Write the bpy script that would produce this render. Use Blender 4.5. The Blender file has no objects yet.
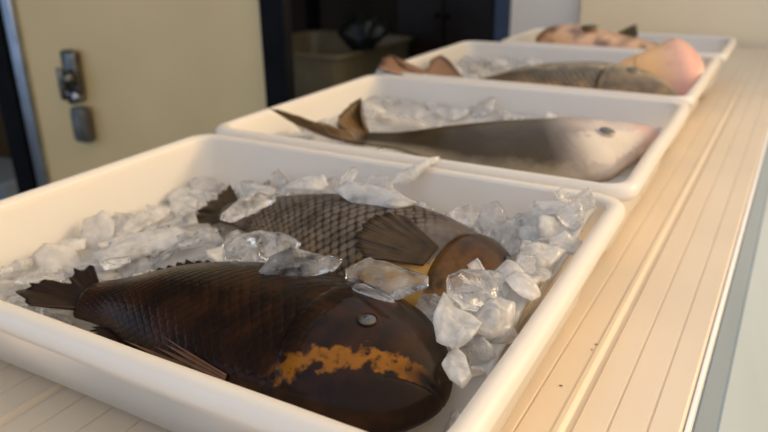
import bpy, bmesh, math, random
import numpy as np
from mathutils import Vector, Matrix, noise
from mathutils.bvhtree import BVHTree
random.seed(11)
R = random.Random(5)
SC = bpy.context.scene
COL = SC.collection
PI = math.pi

def V(*a): return Vector(a)
def lin(r, g, b):
    f = lambda c: ((c/255+0.055)/1.055)**2.4 if c/255 > 0.04045 else c/255/12.92
    return (f(r), f(g), f(b), 1.0)
def sstep(a, b, x):
    t = min(1.0, max(0.0, (x-a)/(b-a))); return t*t*(3-2*t)

# ------------------------------------------------------------------ objects
def obj(name, bm, mat, parent=None, smooth=True):
    me = bpy.data.meshes.new(name)
    if isinstance(bm, bmesh.types.BMesh):
        bm.normal_update(); bm.to_mesh(me); bm.free()
    else:
        v, f = bm
        me.from_pydata([tuple(p) for p in v], [], f)
    if mat is not None:
        me.materials.append(mat)
    if smooth:
        me.polygons.foreach_set('use_smooth', [True]*len(me.polygons))
    o = bpy.data.objects.new(name, me)
    COL.objects.link(o)
    if parent is not None:
        o.parent = parent
    return o
def tag(o, label=None, cat=None, group=None, kind=None):
    if label: o['label'] = label
    if cat: o['category'] = cat
    if group: o['group'] = group
    if kind: o['kind'] = kind
    return o
def thing(name, loc=(0, 0, 0), rz=0, label=None, cat=None, group=None, kind=None):
    o = bpy.data.objects.new(name, None)
    o.empty_display_size = .05
    COL.objects.link(o); o.location = loc; o.rotation_euler = (0, 0, rz)
    return tag(o, label, cat, group, kind)
def add_box(bm, c, s, rot=None, bev=0.0, seg=2):
    m = Matrix.Translation(Vector(c))
    if rot is not None: m = m @ rot
    m = m @ Matrix.Diagonal((s[0], s[1], s[2], 1))
    r = bmesh.ops.create_cube(bm, size=1.0, matrix=m)
    if bev > 0:
        es = list({e for v in r['verts'] for e in v.link_edges})
        bmesh.ops.bevel(bm, geom=es, offset=bev, segments=seg, affect='EDGES', profile=.5)
def box(c, s, bev=0.0, rot=None):
    bm = bmesh.new(); add_box(bm, c, s, rot, bev); return bm
def add_cyl(bm, p0, p1, r0, r1=None, n=24):
    p0, p1 = Vector(p0), Vector(p1); d = p1-p0
    q = d.to_track_quat('Z', 'Y').to_matrix().to_4x4()
    bmesh.ops.create_cone(bm, cap_ends=True, segments=n, radius1=r0, radius2=r0 if r1 is None else r1,
                          depth=d.length, matrix=Matrix.Translation((p0+p1)/2) @ q)

# ------------------------------------------------------------------ materials
def mat(name):
    m = bpy.data.materials.new(name); m.use_nodes = True
    nt = m.node_tree
    return m, nt, nt.nodes, nt.links, nt.nodes['Principled BSDF']
def plain(name, col, rough=.5, metal=0, var=.12, scale=12, bump=.0, coat=0, detail=5, col2=None):
    m, nt, N, L, p = mat(name)
    tc = N.new('ShaderNodeTexCoord'); nz = N.new('ShaderNodeTexNoise')
    nz.inputs['Scale'].default_value = scale; nz.inputs['Detail'].default_value = detail
    L.new(tc.outputs['Object'], nz.inputs['Vector'])
    mx = N.new('ShaderNodeMix'); mx.data_type = 'RGBA'
    a = col; b = col2 or tuple(c*(1-var*2) for c in col[:3])+(1,)
    mx.inputs[6].default_value = a; mx.inputs[7].default_value = b
    rp = N.new('ShaderNodeMapRange'); rp.inputs[1].default_value = .35; rp.inputs[2].default_value = .72
    L.new(nz.outputs['Fac'], rp.inputs[0]); L.new(rp.outputs[0], mx.inputs[0])
    L.new(mx.outputs[2], p.inputs['Base Color'])
    p.inputs['Roughness'].default_value = rough; p.inputs['Metallic'].default_value = metal
    p.inputs['Coat Weight'].default_value = coat; p.inputs['Coat Roughness'].default_value = .1
    if bump:
        bp = N.new('ShaderNodeBump'); bp.inputs['Strength'].default_value = bump; bp.inputs['Distance'].default_value = .002
        L.new(nz.outputs['Fac'], bp.inputs['Height']); L.new(bp.outputs[0], p.inputs['Normal'])
    return m

def mat_plastic():
    m, nt, N, L, p = mat('white_translucent_plastic')
    tc = N.new('ShaderNodeTexCoord'); nz = N.new('ShaderNodeTexNoise')
    nz.inputs['Scale'].default_value = 9; nz.inputs['Detail'].default_value = 4
    L.new(tc.outputs['Object'], nz.inputs['Vector'])
    mx = N.new('ShaderNodeMix'); mx.data_type = 'RGBA'
    mx.inputs[6].default_value = (.86, .84, .81, 1); mx.inputs[7].default_value = (.80, .77, .72, 1)
    L.new(nz.outputs['Fac'], mx.inputs[0]); L.new(mx.outputs[2], p.inputs['Base Color'])
    p.inputs['Roughness'].default_value = .32
    p.inputs['Coat Weight'].default_value = .15; p.inputs['Coat Roughness'].default_value = .15
    bp = N.new('ShaderNodeBump'); bp.inputs['Strength'].default_value = .25; bp.inputs['Distance'].default_value = .003
    L.new(nz.outputs['Fac'], bp.inputs['Height']); L.new(bp.outputs[0], p.inputs['Normal'])
    tr = N.new('ShaderNodeBsdfTranslucent'); tr.inputs['Color'].default_value = (1.0, .92, .78, 1)
    ms = N.new('ShaderNodeMixShader'); ms.inputs[0].default_value = .46
    L.new(p.outputs[0], ms.inputs[1]); L.new(tr.outputs[0], ms.inputs[2])
    L.new(ms.outputs[0], N['Material Output'].inputs['Surface'])
    return m

def mat_ice(name, frost, rough, tint=(.97, .98, 1, 1)):
    m, nt, N, L, p = mat(name)
    N.remove(p)
    g = N.new('ShaderNodeBsdfGlass'); g.inputs['IOR'].default_value = 1.31; g.inputs['Roughness'].default_value = rough
    g.inputs['Color'].default_value = tint
    d = N.new('ShaderNodeBsdfDiffuse'); d.inputs['Color'].default_value = (.90, .87, .83, 1)
    t = N.new('ShaderNodeBsdfTranslucent'); t.inputs['Color'].default_value = (.95, .90, .83, 1)
    dt = N.new('ShaderNodeMixShader'); dt.inputs[0].default_value = .55
    L.new(d.outputs[0], dt.inputs[1]); L.new(t.outputs[0], dt.inputs[2])
    tc = N.new('ShaderNodeTexCoord'); nz = N.new('ShaderNodeTexNoise')
    nz.inputs['Scale'].default_value = 85; nz.inputs['Detail'].default_value = 4
    L.new(tc.outputs['Object'], nz.inputs['Vector'])
    mr = N.new('ShaderNodeMapRange')
    mr.inputs[1].default_value = .38; mr.inputs[2].default_value = .68
    mr.inputs[3].default_value = max(0, frost-.22); mr.inputs[4].default_value = min(1, frost+.25)
    L.new(nz.outputs['Fac'], mr.inputs[0])
    ms = N.new('ShaderNodeMixShader')
    L.new(mr.outputs[0], ms.inputs[0]); L.new(g.outputs[0], ms.inputs[1]); L.new(dt.outputs[0], ms.inputs[2])
    bp = N.new('ShaderNodeBump'); bp.inputs['Strength'].default_value = .35; bp.inputs['Distance'].default_value = .004
    L.new(nz.outputs['Fac'], bp.inputs['Height']); L.new(bp.outputs[0], g.inputs['Normal'])
    gl = N.new('ShaderNodeBsdfGlossy'); gl.inputs['Roughness'].default_value = .08
    fr = N.new('ShaderNodeFresnel'); fr.inputs['IOR'].default_value = 1.31
    L.new(bp.outputs[0], fr.inputs['Normal']); L.new(bp.outputs[0], gl.inputs['Normal'])
    m2 = N.new('ShaderNodeMixShader')
    mm = N.new('ShaderNodeMath'); mm.operation = 'MULTIPLY'
    L.new(fr.outputs[0], mm.inputs[0]); L.new(mr.outputs[0], mm.inputs[1])
    L.new(mm.outputs[0], m2.inputs[0]); L.new(ms.outputs[0], m2.inputs[1]); L.new(gl.outputs[0], m2.inputs[2])
    L.new(m2.outputs[0], N['Material Output'].inputs['Surface'])
    return m

def mat_fish(name, stops, blotch=None, rough=.28, scale_bump=.5, scale_dark=.45, coat=.6, blotch_scale=30,
             head=None, head_u=.78, marks=None, spec=.5, head_w=.055, scale_u=None):
    """stops: colours from back to belly over v; blotch: (colour, amount); marks: (colour,u0,u1,v0,v1) patch of colour"""
    m, nt, N, L, p = mat(name)
    uvc = N.new('ShaderNodeUVMap'); uvc.uv_map = 'body'
    uvs = N.new('ShaderNodeUVMap'); uvs.uv_map = 'scale'
    tc = N.new('ShaderNodeTexCoord')
    nz = N.new('ShaderNodeTexNoise'); nz.inputs['Scale'].default_value = blotch_scale; nz.inputs['Detail'].default_value = 6
    nz.inputs['Roughness'].default_value = .65
    L.new(tc.outputs['Object'], nz.inputs['Vector'])
    sp = N.new('ShaderNodeSeparateXYZ'); L.new(uvc.outputs[0], sp.inputs[0])
    # v disturbed by noise
    a = N.new('ShaderNodeMath'); a.operation = 'MULTIPLY_ADD'
    L.new(nz.outputs['Fac'], a.inputs[0]); a.inputs[1].default_value = .28
    b = N.new('ShaderNodeMath'); b.operation = 'SUBTRACT'
    L.new(sp.outputs[1], b.inputs[0]); b.inputs[1].default_value = .14
    L.new(b.outputs[0], a.inputs[2])
    cr = N.new('ShaderNodeValToRGB'); L.new(a.outputs[0], cr.inputs[0])
    el = cr.color_ramp.elements
    el[0].position, el[0].color = stops[0]; el[1].position, el[1].color = stops[-1]
    for q, c in stops[1:-1]:
        e = el.new(q); e.color = c
    last = cr.outputs[0]
    def mixin(fac, colour, last):
        mx = N.new('ShaderNodeMix'); mx.data_type = 'RGBA'
        L.new(fac, mx.inputs[0]); L.new(last, mx.inputs[6]); mx.inputs[7].default_value = colour
        return mx.outputs[2]
    if head:
        mr = N.new('ShaderNodeMapRange'); mr.inputs[1].default_value = head_u-head_w; mr.inputs[2].default_value = head_u+head_w
        mr.inputs[4].default_value = head[1]
        L.new(sp.outputs[0], mr.inputs[0]); last = mixin(mr.outputs[0], head[0], last)
    if blotch:
        n2 = N.new('ShaderNodeTexNoise'); n2.inputs['Scale'].default_value = blotch_scale*1.6; n2.inputs['Detail'].default_value = 7
        L.new(tc.outputs['Object'], n2.inputs['Vector'])
        mr = N.new('ShaderNodeMapRange'); mr.inputs[1].default_value = .46; mr.inputs[2].default_value = .64
        mr.inputs[4].default_value = blotch[1]
        L.new(n2.outputs['Fac'], mr.inputs[0]); last = mixin(mr.outputs[0], blotch[0], last)
    for mk in (marks or []):
        colr, u0, u1, v0, v1, soft, amt = mk[:7]; slope = mk[7] if len(mk) > 7 else 0
        def window(sock, lo, hi, soft):
            w1 = N.new('ShaderNodeMapRange'); w1.interpolation_type = 'SMOOTHSTEP'
            w1.inputs[1].default_value = lo-soft; w1.inputs[2].default_value = lo+soft; L.new(sock, w1.inputs[0])
            w2 = N.new('ShaderNodeMapRange'); w2.interpolation_type = 'SMOOTHSTEP'
            w2.inputs[1].default_value = hi-soft; w2.inputs[2].default_value = hi+soft
            w2.inputs[3].default_value = 1; w2.inputs[4].default_value = 0; L.new(sock, w2.inputs[0])
            q = N.new('ShaderNodeMath'); q.operation = 'MULTIPLY'
            L.new(w1.outputs[0], q.inputs[0]); L.new(w2.outputs[0], q.inputs[1]); return q.outputs[0]
        n3 = N.new('ShaderNodeTexNoise'); n3.inputs['Scale'].default_value = 110; n3.inputs['Detail'].default_value = 3
        L.new(tc.outputs['Object'], n3.inputs['Vector'])
        av = N.new('ShaderNodeMath'); av.operation = 'MULTIPLY_ADD'; av.inputs[1].default_value = .22
        L.new(n3.outputs['Fac'], av.inputs[0])
        sb = N.new('ShaderNodeMath'); sb.operation = 'SUBTRACT'; sb.inputs[1].default_value = .11
        sl = N.new('ShaderNodeMath'); sl.operation = 'MULTIPLY_ADD'; sl.inputs[1].default_value = slope
        uc = N.new('ShaderNodeMath'); uc.operation = 'SUBTRACT'; uc.inputs[1].default_value = .82
        L.new(sp.outputs[0], uc.inputs[0]); L.new(uc.outputs[0], sl.inputs[0]); L.new(sp.outputs[1], sl.inputs[2])
        L.new(sl.outputs[0], sb.inputs[0]); L.new(sb.outputs[0], av.inputs[2])
        q = N.new('ShaderNodeMath'); q.operation = 'MULTIPLY'
        L.new(window(sp.outputs[0], u0, u1, soft), q.inputs[0]); L.new(window(av.outputs[0], v0, v1, .02), q.inputs[1])
        q2 = N.new('ShaderNodeMath'); q2.operation = 'MULTIPLY'; q2.inputs[1].default_value = amt
        L.new(q.outputs[0], q2.inputs[0]); last = mixin(q2.outputs[0], colr, last)
    # scales: offset lattice of rounded cells
    vo = N.new('ShaderNodeTexVoronoi'); vo.inputs['Scale'].default_value = 1.0; vo.inputs['Randomness'].default_value = .22
    vo.voronoi_dimensions = '2D'
    L.new(uvs.outputs[0], vo.inputs['Vector'])
    fade = N.new('ShaderNodeMapRange'); fade.inputs[1].default_value = (scale_u or head_u)-.04; fade.inputs[2].default_value = (scale_u or head_u)+.03
    fade.inputs[3].default_value = 1; fade.inputs[4].default_value = .08; L.new(sp.outputs[0], fade.inputs[0])
    ed = N.new('ShaderNodeMapRange'); ed.inputs[1].default_value = .30; ed.inputs[2].default_value = .62
    L.new(vo.outputs['Distance'], ed.inputs[0])
    em = N.new('ShaderNodeMath'); em.operation = 'MULTIPLY'; L.new(ed.outputs[0], em.inputs[0]); L.new(fade.outputs[0], em.inputs[1])
    e2 = N.new('ShaderNodeMath'); e2.operation = 'MULTIPLY'; e2.inputs[1].default_value = scale_dark; L.new(em.outputs[0], e2.inputs[0])
    last = mixin(e2.outputs[0], (.010, .007, .005, 1), last)
    L.new(last, p.inputs['Base Color'])
    inv = N.new('ShaderNodeMath'); inv.operation = 'MULTIPLY'; inv.inputs[1].default_value = -1.0; L.new(em.outputs[0], inv.inputs[0])
    ad = N.new('ShaderNodeMath'); ad.operation = 'MULTIPLY_ADD'; ad.inputs[1].default_value = .7
    L.new(nz.outputs['Fac'], ad.inputs[0]); L.new(inv.outputs[0], ad.inputs[2])
    bp = N.new('ShaderNodeBump'); bp.inputs['Strength'].default_value = scale_bump; bp.inputs['Distance'].default_value = .0016
    L.new(ad.outputs[0], bp.inputs['Height']); L.new(bp.outputs[0], p.inputs['Normal'])
    p.inputs['Roughness'].default_value = rough; p.inputs['Specular IOR Level'].default_value = spec
    p.inputs['Coat Weight'].default_value = coat; p.inputs['Coat Roughness'].default_value = .05; p.inputs['Coat IOR'].default_value = 1.33
    bp2 = N.new('ShaderNodeBump'); bp2.inputs['Strength'].default_value = scale_bump*.5; bp2.inputs['Distance'].default_value = .0010
    L.new(ad.outputs[0], bp2.inputs['Height']); L.new(bp2.outputs[0], p.inputs['Coat Normal'])
    return m

def mat_fin(name, c1, c2, rough=.35, coat=.4):
    m, nt, N, L, p = mat(name)
    uv = N.new('ShaderNodeUVMap'); uv.uv_map = 'fin'
    sp = N.new('ShaderNodeSeparateXYZ'); L.new(uv.outputs[0], sp.inputs[0])
    w = N.new('ShaderNodeMath'); w.operation = 'PINGPONG'; w.inputs[1].default_value = .5
    L.new(sp.outputs[0], w.inputs[0])
    tc = N.new('ShaderNodeTexCoord'); nz = N.new('ShaderNodeTexNoise'); nz.inputs['Scale'].default_value = 70
    L.new(tc.outputs['Object'], nz.inputs['Vector'])
    a = N.new('ShaderNodeMath'); a.operation = 'MULTIPLY_ADD'; a.inputs[1].default_value = 1.3
    L.new(w.outputs[0], a.inputs[0])
    s = N.new('ShaderNodeMath'); s.operation = 'MULTIPLY_ADD'; s.inputs[1].default_value = .8; s.inputs[2].default_value = -.2
    L.new(nz.outputs['Fac'], s.inputs[0]); L.new(s.outputs[0], a.inputs[2])
    mx = N.new('ShaderNodeMix'); mx.data_type = 'RGBA'; mx.inputs[6].default_value = c1; mx.inputs[7].default_value = c2
    L.new(a.outputs[0], mx.inputs[0]); L.new(mx.outputs[2], p.inputs['Base Color'])
    p.inputs['Roughness'].default_value = rough; p.inputs['Coat Weight'].default_value = coat; p.inputs['Specular IOR Level'].default_value = .25
    tr = N.new('ShaderNodeBsdfTranslucent'); L.new(mx.outputs[2], tr.inputs['Color'])
    ms = N.new('ShaderNodeMixShader'); ms.inputs[0].default_value = .2
    L.new(p.outputs[0], ms.inputs[1]); L.new(tr.outputs[0], ms.inputs[2])
    L.new(ms.outputs[0], N['Material Output'].inputs['Surface'])
    return m

M = {}
M['plastic'] = mat_plastic()
M['counter'] = plain('counter_cladding', lin(212, 193, 168), .36, var=.04, scale=5, bump=.05, coat=.1)
M['counter_edge'] = plain('counter_edge', lin(236, 232, 226), .4, var=.04)
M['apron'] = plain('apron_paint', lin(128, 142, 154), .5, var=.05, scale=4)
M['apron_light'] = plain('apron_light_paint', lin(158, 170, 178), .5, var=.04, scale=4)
M['stain'] = plain('grime', lin(112, 84, 62), .7, var=.2, scale=90)
M['cream'] = plain('cream_paint', lin(222, 188, 132), .45, var=.05, scale=3)
M['board'] = plain('cream_board', lin(238, 218, 182), .5, var=.03, scale=3)
M['whitewall'] = plain('white_wall', lin(244, 236, 224), .6, var=.03, scale=3)
M['blue'] = plain('blue_paint', lin(70, 92, 124), .5, var=.1)
M['black'] = plain('black_metal', (.008, .008, .009, 1), .35, metal=.0, var=.2)
for nd in M['black'].node_tree.nodes:
    if nd.type == 'BSDF_PRINCIPLED': nd.inputs['Specular IOR Level'].default_value = .05; nd.inputs['Roughness'].default_value = .6
M['chrome'] = plain('brushed_steel', (.42, .45, .50, 1), .28, metal=1, var=.12, scale=20)
M['steel_dark'] = plain('worn_steel', (.20, .19, .17, 1), .38, metal=1, var=.3, scale=60)
M['steel_grey'] = plain('grey_cast_metal', (.16, .155, .14, 1), .5, metal=.6, var=.2, scale=40)
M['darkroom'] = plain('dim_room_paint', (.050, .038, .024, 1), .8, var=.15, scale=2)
M['darkfloor'] = plain('concrete', (.16, .15, .135, 1), .8, var=.2, scale=3)
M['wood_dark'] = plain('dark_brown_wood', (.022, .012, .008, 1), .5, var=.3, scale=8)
M['tub'] = plain('cloudy_tub_plastic', (.22, .18, .10, 1), .4, var=.12, scale=6)
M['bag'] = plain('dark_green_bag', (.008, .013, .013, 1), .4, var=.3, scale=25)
M['unseen_ceiling'] = plain('unseen_ceiling_paint', (.30, .28, .25, 1), .8, var=.05)
M['ice'] = mat_ice('clear_ice', .26, .04)
M['ice_clear'] = mat_ice('glassy_ice', .03, .03)
M['ice_frost'] = mat_ice('frosty_ice', .66, .15)
M['ice_bed'] = mat_ice('crushed_ice', .97, .3)
M['eye'] = plain('wet_eye', (.060, .048, .034, 1), .3, var=.3, scale=300, coat=.4)
M['pupil'] = plain('pupil', (.004, .004, .005, 1), .06, var=.1, coat=1)

# ------------------------------------------------------------------ camera (level of the counter = z 0)
F_PX = 703.0
Wv = V(0.87439401, 0.17060253, -0.4542355)      # counter across, in camera axes (x right, y down, z ahead)
Dv = V(0.48508035, -0.32953202, 0.81000352)     # counter along
Uv = V(-0.01149649, -0.92860294, -0.37089676)   # up
CAM = V(0, 0, .36)
cd = bpy.data.cameras.new('camera'); cam = bpy.data.objects.new('camera', cd); COL.objects.link(cam)
rows = [Wv, Dv, Uv]
cam.matrix_world = Matrix(((rows[0].x, -rows[0].y, -rows[0].z, CAM.x),
                           (rows[1].x, -rows[1].y, -rows[1].z, CAM.y),
                           (rows[2].x, -rows[2].y, -rows[2].z, CAM.z), (0, 0, 0, 1)))
cd.sensor_width = 36; cd.lens = F_PX/768*36; cd.clip_start = .02; cd.clip_end = 60
cd.dof.use_dof = True; cd.dof.focus_distance = .50; cd.dof.aperture_fstop = 6.3
SC.camera = cam
def at(px, py, z=None, y=None, x=None):
    """place of a photo point on a plane of the room"""
    d = V(px-384, py-216, F_PX); r = V(Wv.dot(d), Dv.dot(d), Uv.dot(d))
    t = (z-CAM.z)/r.z if z is not None else (y/r.y if y is not None else x/r.x)
    return CAM + r*t

# ------------------------------------------------------------------ room
FL = -.86
tag(obj('floor', box((-1.0, 1.5, FL-.05), (9, 9, .1)), M['darkfloor'], smooth=False), kind='structure')

# counter: clad with narrow tongue and groove boards running away from the camera
CW0, CW1, CY0, CY1 = -.80, -.0255, -.05, 2.66
rzc = -math.radians(1.05)
ctr = thing('counter', (0, 0, 0), rzc, 'long cream clad serving counter under the row of white fish trays', 'counter')
gx = [-.050, -.077, -.110, -.140]
while gx[-1] > CW0+.04: gx.append(gx[-1]-.0332)
prof = [(CW1, -.028), (CW1, -.003), (CW1-.003, 0)]
for i, x in enumerate(gx):
    if i in (2, 14):       # lapped joint between two sheets
        prof += [(x+.010, 0), (x+.0085, -.0025), (x+.004, -.0028), (x+.0012, -.0005), (x, .0012), (x-.0035, .0012), (x-.0060, 0)]
    else:
        prof += [(x+.0014, 0), (x+.0005, -.0014), (x-.0005, -.0014), (x-.0014, 0)]
prof += [(CW0+.003, 0), (CW0, -.003), (CW0, -.028)]
vs = [(x, CY0, z) for x, z in prof]+[(x, CY1, z) for x, z in prof]
n = len(prof)
fs = [(i, i+1, n+i+1, n+i) for i in range(n-1)]+[(n-1, 0, n, 2*n-1), tuple(range(n))[::-1], tuple(range(n, 2*n))]
tp = obj('top_panel', (vs, fs), M['counter'], ctr, smooth=False)
bm = bmesh.new(); bm.from_mesh(tp.data); bmesh.ops.recalc_face_normals(bm, faces=bm.faces); bm.to_mesh(tp.data); bm.free()
def fleck(x, y, r, sd):
    rr = random.Random(sd); k = 14
    v = [(x+r*math.cos(2*PI*i/k)*rr.uniform(.6, 1.1), y+r*.6*math.sin(2*PI*i/k)*rr.uniform(.6, 1.1), .0003) for i in range(k)]
    return v+[(a, b, .0007) for a, b, c in v], [tuple(range(k))[::-1], tuple(range(k, 2*k))]+[(i, (i+1) % k, k+(i+1) % k, k+i) for i in range(k)]
for sx, sy, sr in ((14, 353, .0065), (561, 386, .0016), (597, 345, .0020), (592, 350, .0012)):
    q = Matrix.Rotation(-rzc, 3, 'Z') @ at(sx, sy, z=0)
    tag(obj('stain', fleck(q.x, q.y, sr, int(sx)), M['stain'], ctr, smooth=False), 'small brown stain')
obj('edge_trim', box((CW1+.0022, (CY0+CY1)/2, -.016), (.0036, CY1-CY0, .030), .001), M['counter_edge'], ctr, smooth=False)
# sloping apron below the edge, two sheets with a seam
def slab(p, q, y0, y1, t):
    d = (Vector(q)-Vector(p)).normalized(); nn = V(d.z, 0, -d.x)
    a = [V(p[0], y0, p[2]), V(q[0], y0, q[2]), V(q[0], y1, q[2]), V(p[0], y1, p[2])]
    v = [x for x in a]+[x+nn*t for x in a]
    return v, [(0, 1, 2, 3), (7, 6, 5, 4), (0, 4, 5, 1), (1, 5, 6, 2), (2, 6, 7, 3), (3, 7, 4, 0)]
ap = at(705, 420, z=-.12).x
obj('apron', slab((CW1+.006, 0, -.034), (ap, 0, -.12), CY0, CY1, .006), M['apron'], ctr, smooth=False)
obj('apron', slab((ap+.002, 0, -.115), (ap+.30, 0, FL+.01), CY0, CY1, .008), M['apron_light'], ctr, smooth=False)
for x in (-.74, -.40, -.07):
    for y in (.1, 1.3, 2.5):
        obj('leg', box((x, y, (FL-.03)/2), (.05, .05, -.03-FL-.004), .004), M['apron'], ctr, smooth=False)

# cream board at the far end of the counter, white wall and blue edge beyond
b0 = at(580, 20, y=2.72).x
tag(obj('end_board', box(((b0+.45)/2, 2.72, FL/2+.45), (.45-b0, .04, 1.5-FL-.16), .006), M['board'], smooth=False),
    'cream upright board standing behind the far end of the counter', 'board')
w0, w1 = at(510, 20, y=2.755).x, at(576, 20, y=2.755).x
tag(obj('wall_back', box(((w0+1.2)/2, 2.805, .3), (1.2-w0, .1, 2.32), .004), M['whitewall'], smooth=False), kind='structure')
bl = at(496, 20, y=2.9).x
tag(obj('trim_1', box(((bl+w0)/2, 2.92, .3), (w0-bl+.02, .03, 2.32), .003), M['blue'], smooth=False), kind='structure')

# dim room behind the doorway
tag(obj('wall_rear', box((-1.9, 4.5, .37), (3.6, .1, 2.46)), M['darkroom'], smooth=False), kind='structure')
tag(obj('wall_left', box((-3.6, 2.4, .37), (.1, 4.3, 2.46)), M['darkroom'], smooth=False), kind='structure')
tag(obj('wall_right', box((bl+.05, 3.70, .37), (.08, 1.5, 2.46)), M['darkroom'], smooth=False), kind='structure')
bm = bmesh.new(); add_box(bm, (-2.35, .25, 1.66), (2.5, 3.3, .1)); add_box(bm, (-2.45, 3.2, 1.66), (2.3, 2.6, .1))  # out of view; front slab added and sized to hold back overhead sky light
tag(obj('unseen_ceiling', bm, M['unseen_ceiling'], smooth=False), kind='structure')

# cold room door, steel edge strip, latch
DY = 1.30
d0 = at(30, 90, y=DY).x; d1 = at(267, 50, y=DY).x
dr = thing('door_1', (0, DY, 0), 0, kind='structure')
obj('door_slab', box(((d0+d1)/2, .035, (FL+1.6)/2), (d1-d0, .06, 1.6-FL-.01), .006), M['cream'], dr, smooth=False)
obj('edge_strip', box((d0-.016, .0, (FL+1.6)/2), (.044, .03, 1.6-FL-.01), .006), M['chrome'], dr, smooth=False)
lt = at(82, 98, y=DY)
la = thing('latch', (lt.x, -.001, lt.z)); la.parent = dr; la.scale = (1.18, 1.18, 1.18)
def hub():
    bm = bmesh.new()
    add_box(bm, (-.002, -.012, .062), (.047, .022, .105), bev=.008)
    return bm
obj('latch_plate', hub(), M['steel_dark'], la)
bm = bmesh.new()
add_cyl(bm, (.004, -.02, .052), (.004, -.046, .052), .019, .015)
add_box(bm, (.002, -.048, .042), (.016, .012, .075), bev=.005)
obj('latch_lever', bm, M['steel_dark'], la)
bm = bmesh.new(); add_cyl(bm, (.0, -.002, 0.006), (.0, -.03, .006), .016)
add_box(bm, (-.012, -.03, .022), (.05, .008, .012), Matrix.Rotation(.6, 4, 'Y'), bev=.003)
obj('latch_spring', bm, M['chrome'], la)
bm = bmesh.new(); add_box(bm, (.008, -.016, -.06), (.044, .028, .085), bev=.006)
add_box(bm, (.008, -.032, -.06), (.030, .006, .062), bev=.002)
obj('latch_keeper', bm, M['steel_grey'], la)
la['kind'] = 'thing'

# black frames left and right of the door
p0 = at(0, 60, y=DY).x
fx = d0-.040
tag(obj('door_frame', box((fx-.055, DY+.02, (FL+1.6)/2), (.085, .08, 1.6-FL-.01), .006), M['black'], smooth=False),
    'black upright post left of the cream door', 'post')
e0 = at(264, 50, y=DY-.01).x; e1 = at(287, 50, y=DY-.01).x
pst = thing('corner_post', (0, 0, 0), 0, 'black upright metal post between cream door and dim room', 'post')
obj('post_web', box(((e0+e1)/2-.006, DY-.010, (FL+1.6)/2), (e1-e0-.014, .02, 1.6-FL-.01), .004), M['black'], pst, smooth=False)
obj('post_flange', box((e1-.006, DY-.004, (FL+1.6)/2), (.018, .03, 1.6-FL-.01), .004), M['black'], pst, smooth=False)
q = at(313, 10, y=3.9).x
tag(obj('pipe', (lambda bm: (add_cyl(bm, (q, 3.9, FL), (q, 3.9, 1.6), .045), bm)[1])(bmesh.new()), M['black']),
    'thin dark pipe standing behind the cloudy plastic tub', 'pipe')
g = at(14, 178, y=1.9)
tag(obj('carton', box((g.x-.08, 1.9, (FL+g.z+.03)/2), (.40, .28, g.z+.03-FL), .01), M['apron'], smooth=False),
    'pale grey box on the floor beyond the black post', 'box')
# dark cabinet
c0, c1 = at(396, 20, y=3.7).x, at(494, 20, y=3.7).x
cb = thing('cabinet', ((c0+c1)/2, 3.92, FL), 0, 'dark brown cabinet standing in the dim back room', 'cabinet')
cw = c1-c0
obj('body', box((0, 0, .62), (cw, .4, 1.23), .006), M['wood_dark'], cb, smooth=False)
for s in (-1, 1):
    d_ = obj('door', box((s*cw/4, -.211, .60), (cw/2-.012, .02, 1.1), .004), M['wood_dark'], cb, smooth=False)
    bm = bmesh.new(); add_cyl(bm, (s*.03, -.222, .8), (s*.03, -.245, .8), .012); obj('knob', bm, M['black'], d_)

# ------------------------------------------------------------------ rounded rectangle loft
def rrect(x0, x1, y0, y1, r, k=7):
    pts = []
    for cx, cy, a0 in ((x1-r, y1-r, 0), (x0+r, y1-r, PI/2), (x0+r, y0+r, PI), (x1-r, y0+r, 1.5*PI)):
        for i in range(k+1):
            a = a0+PI/2*i/k; pts.append((cx+r*math.cos(a), cy+r*math.sin(a)))
    # add points along the straight runs
    out = []
    m = len(pts)
    for i in range(m):
        p, q = pts[i], pts[(i+1) % m]; out.append(p)
        d = math.dist(p, q)
        if d > .05:
            for j in range(1, 8): out.append((p[0]+(q[0]-p[0])*j/8, p[1]+(q[1]-p[1])*j/8))
    return out
def loft(loops, cap0=False, cap1=False, closed=False):
    v, f = [], []
    n = len(loops[0])
    for lp in loops: v += lp
    m = len(loops)
    for a in range(m if closed else m-1):
        b = (a+1) % m
        for i in range(n):
            j = (i+1) % n
            f.append((a*n+i, a*n+j, b*n+j, b*n+i))
    if cap0: f.append(tuple(range(n))[::-1])
    if cap1: f.append(tuple((m-1)*n+i for i in range(n)))
    return v, f
KX, KY = .55, 1.50
def wall_in(z):
    """inset of the inner wall face at a height, across and along"""
    b = float(np.interp(z, [.0045, .007, .014, .05, .098, .106], [.060, .050, .042, .032, .0182, .0165]))
    k = lambda q: b if b < .0186 else .0186+(b-.0186)*q
    return k(KX), k(KY)
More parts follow.
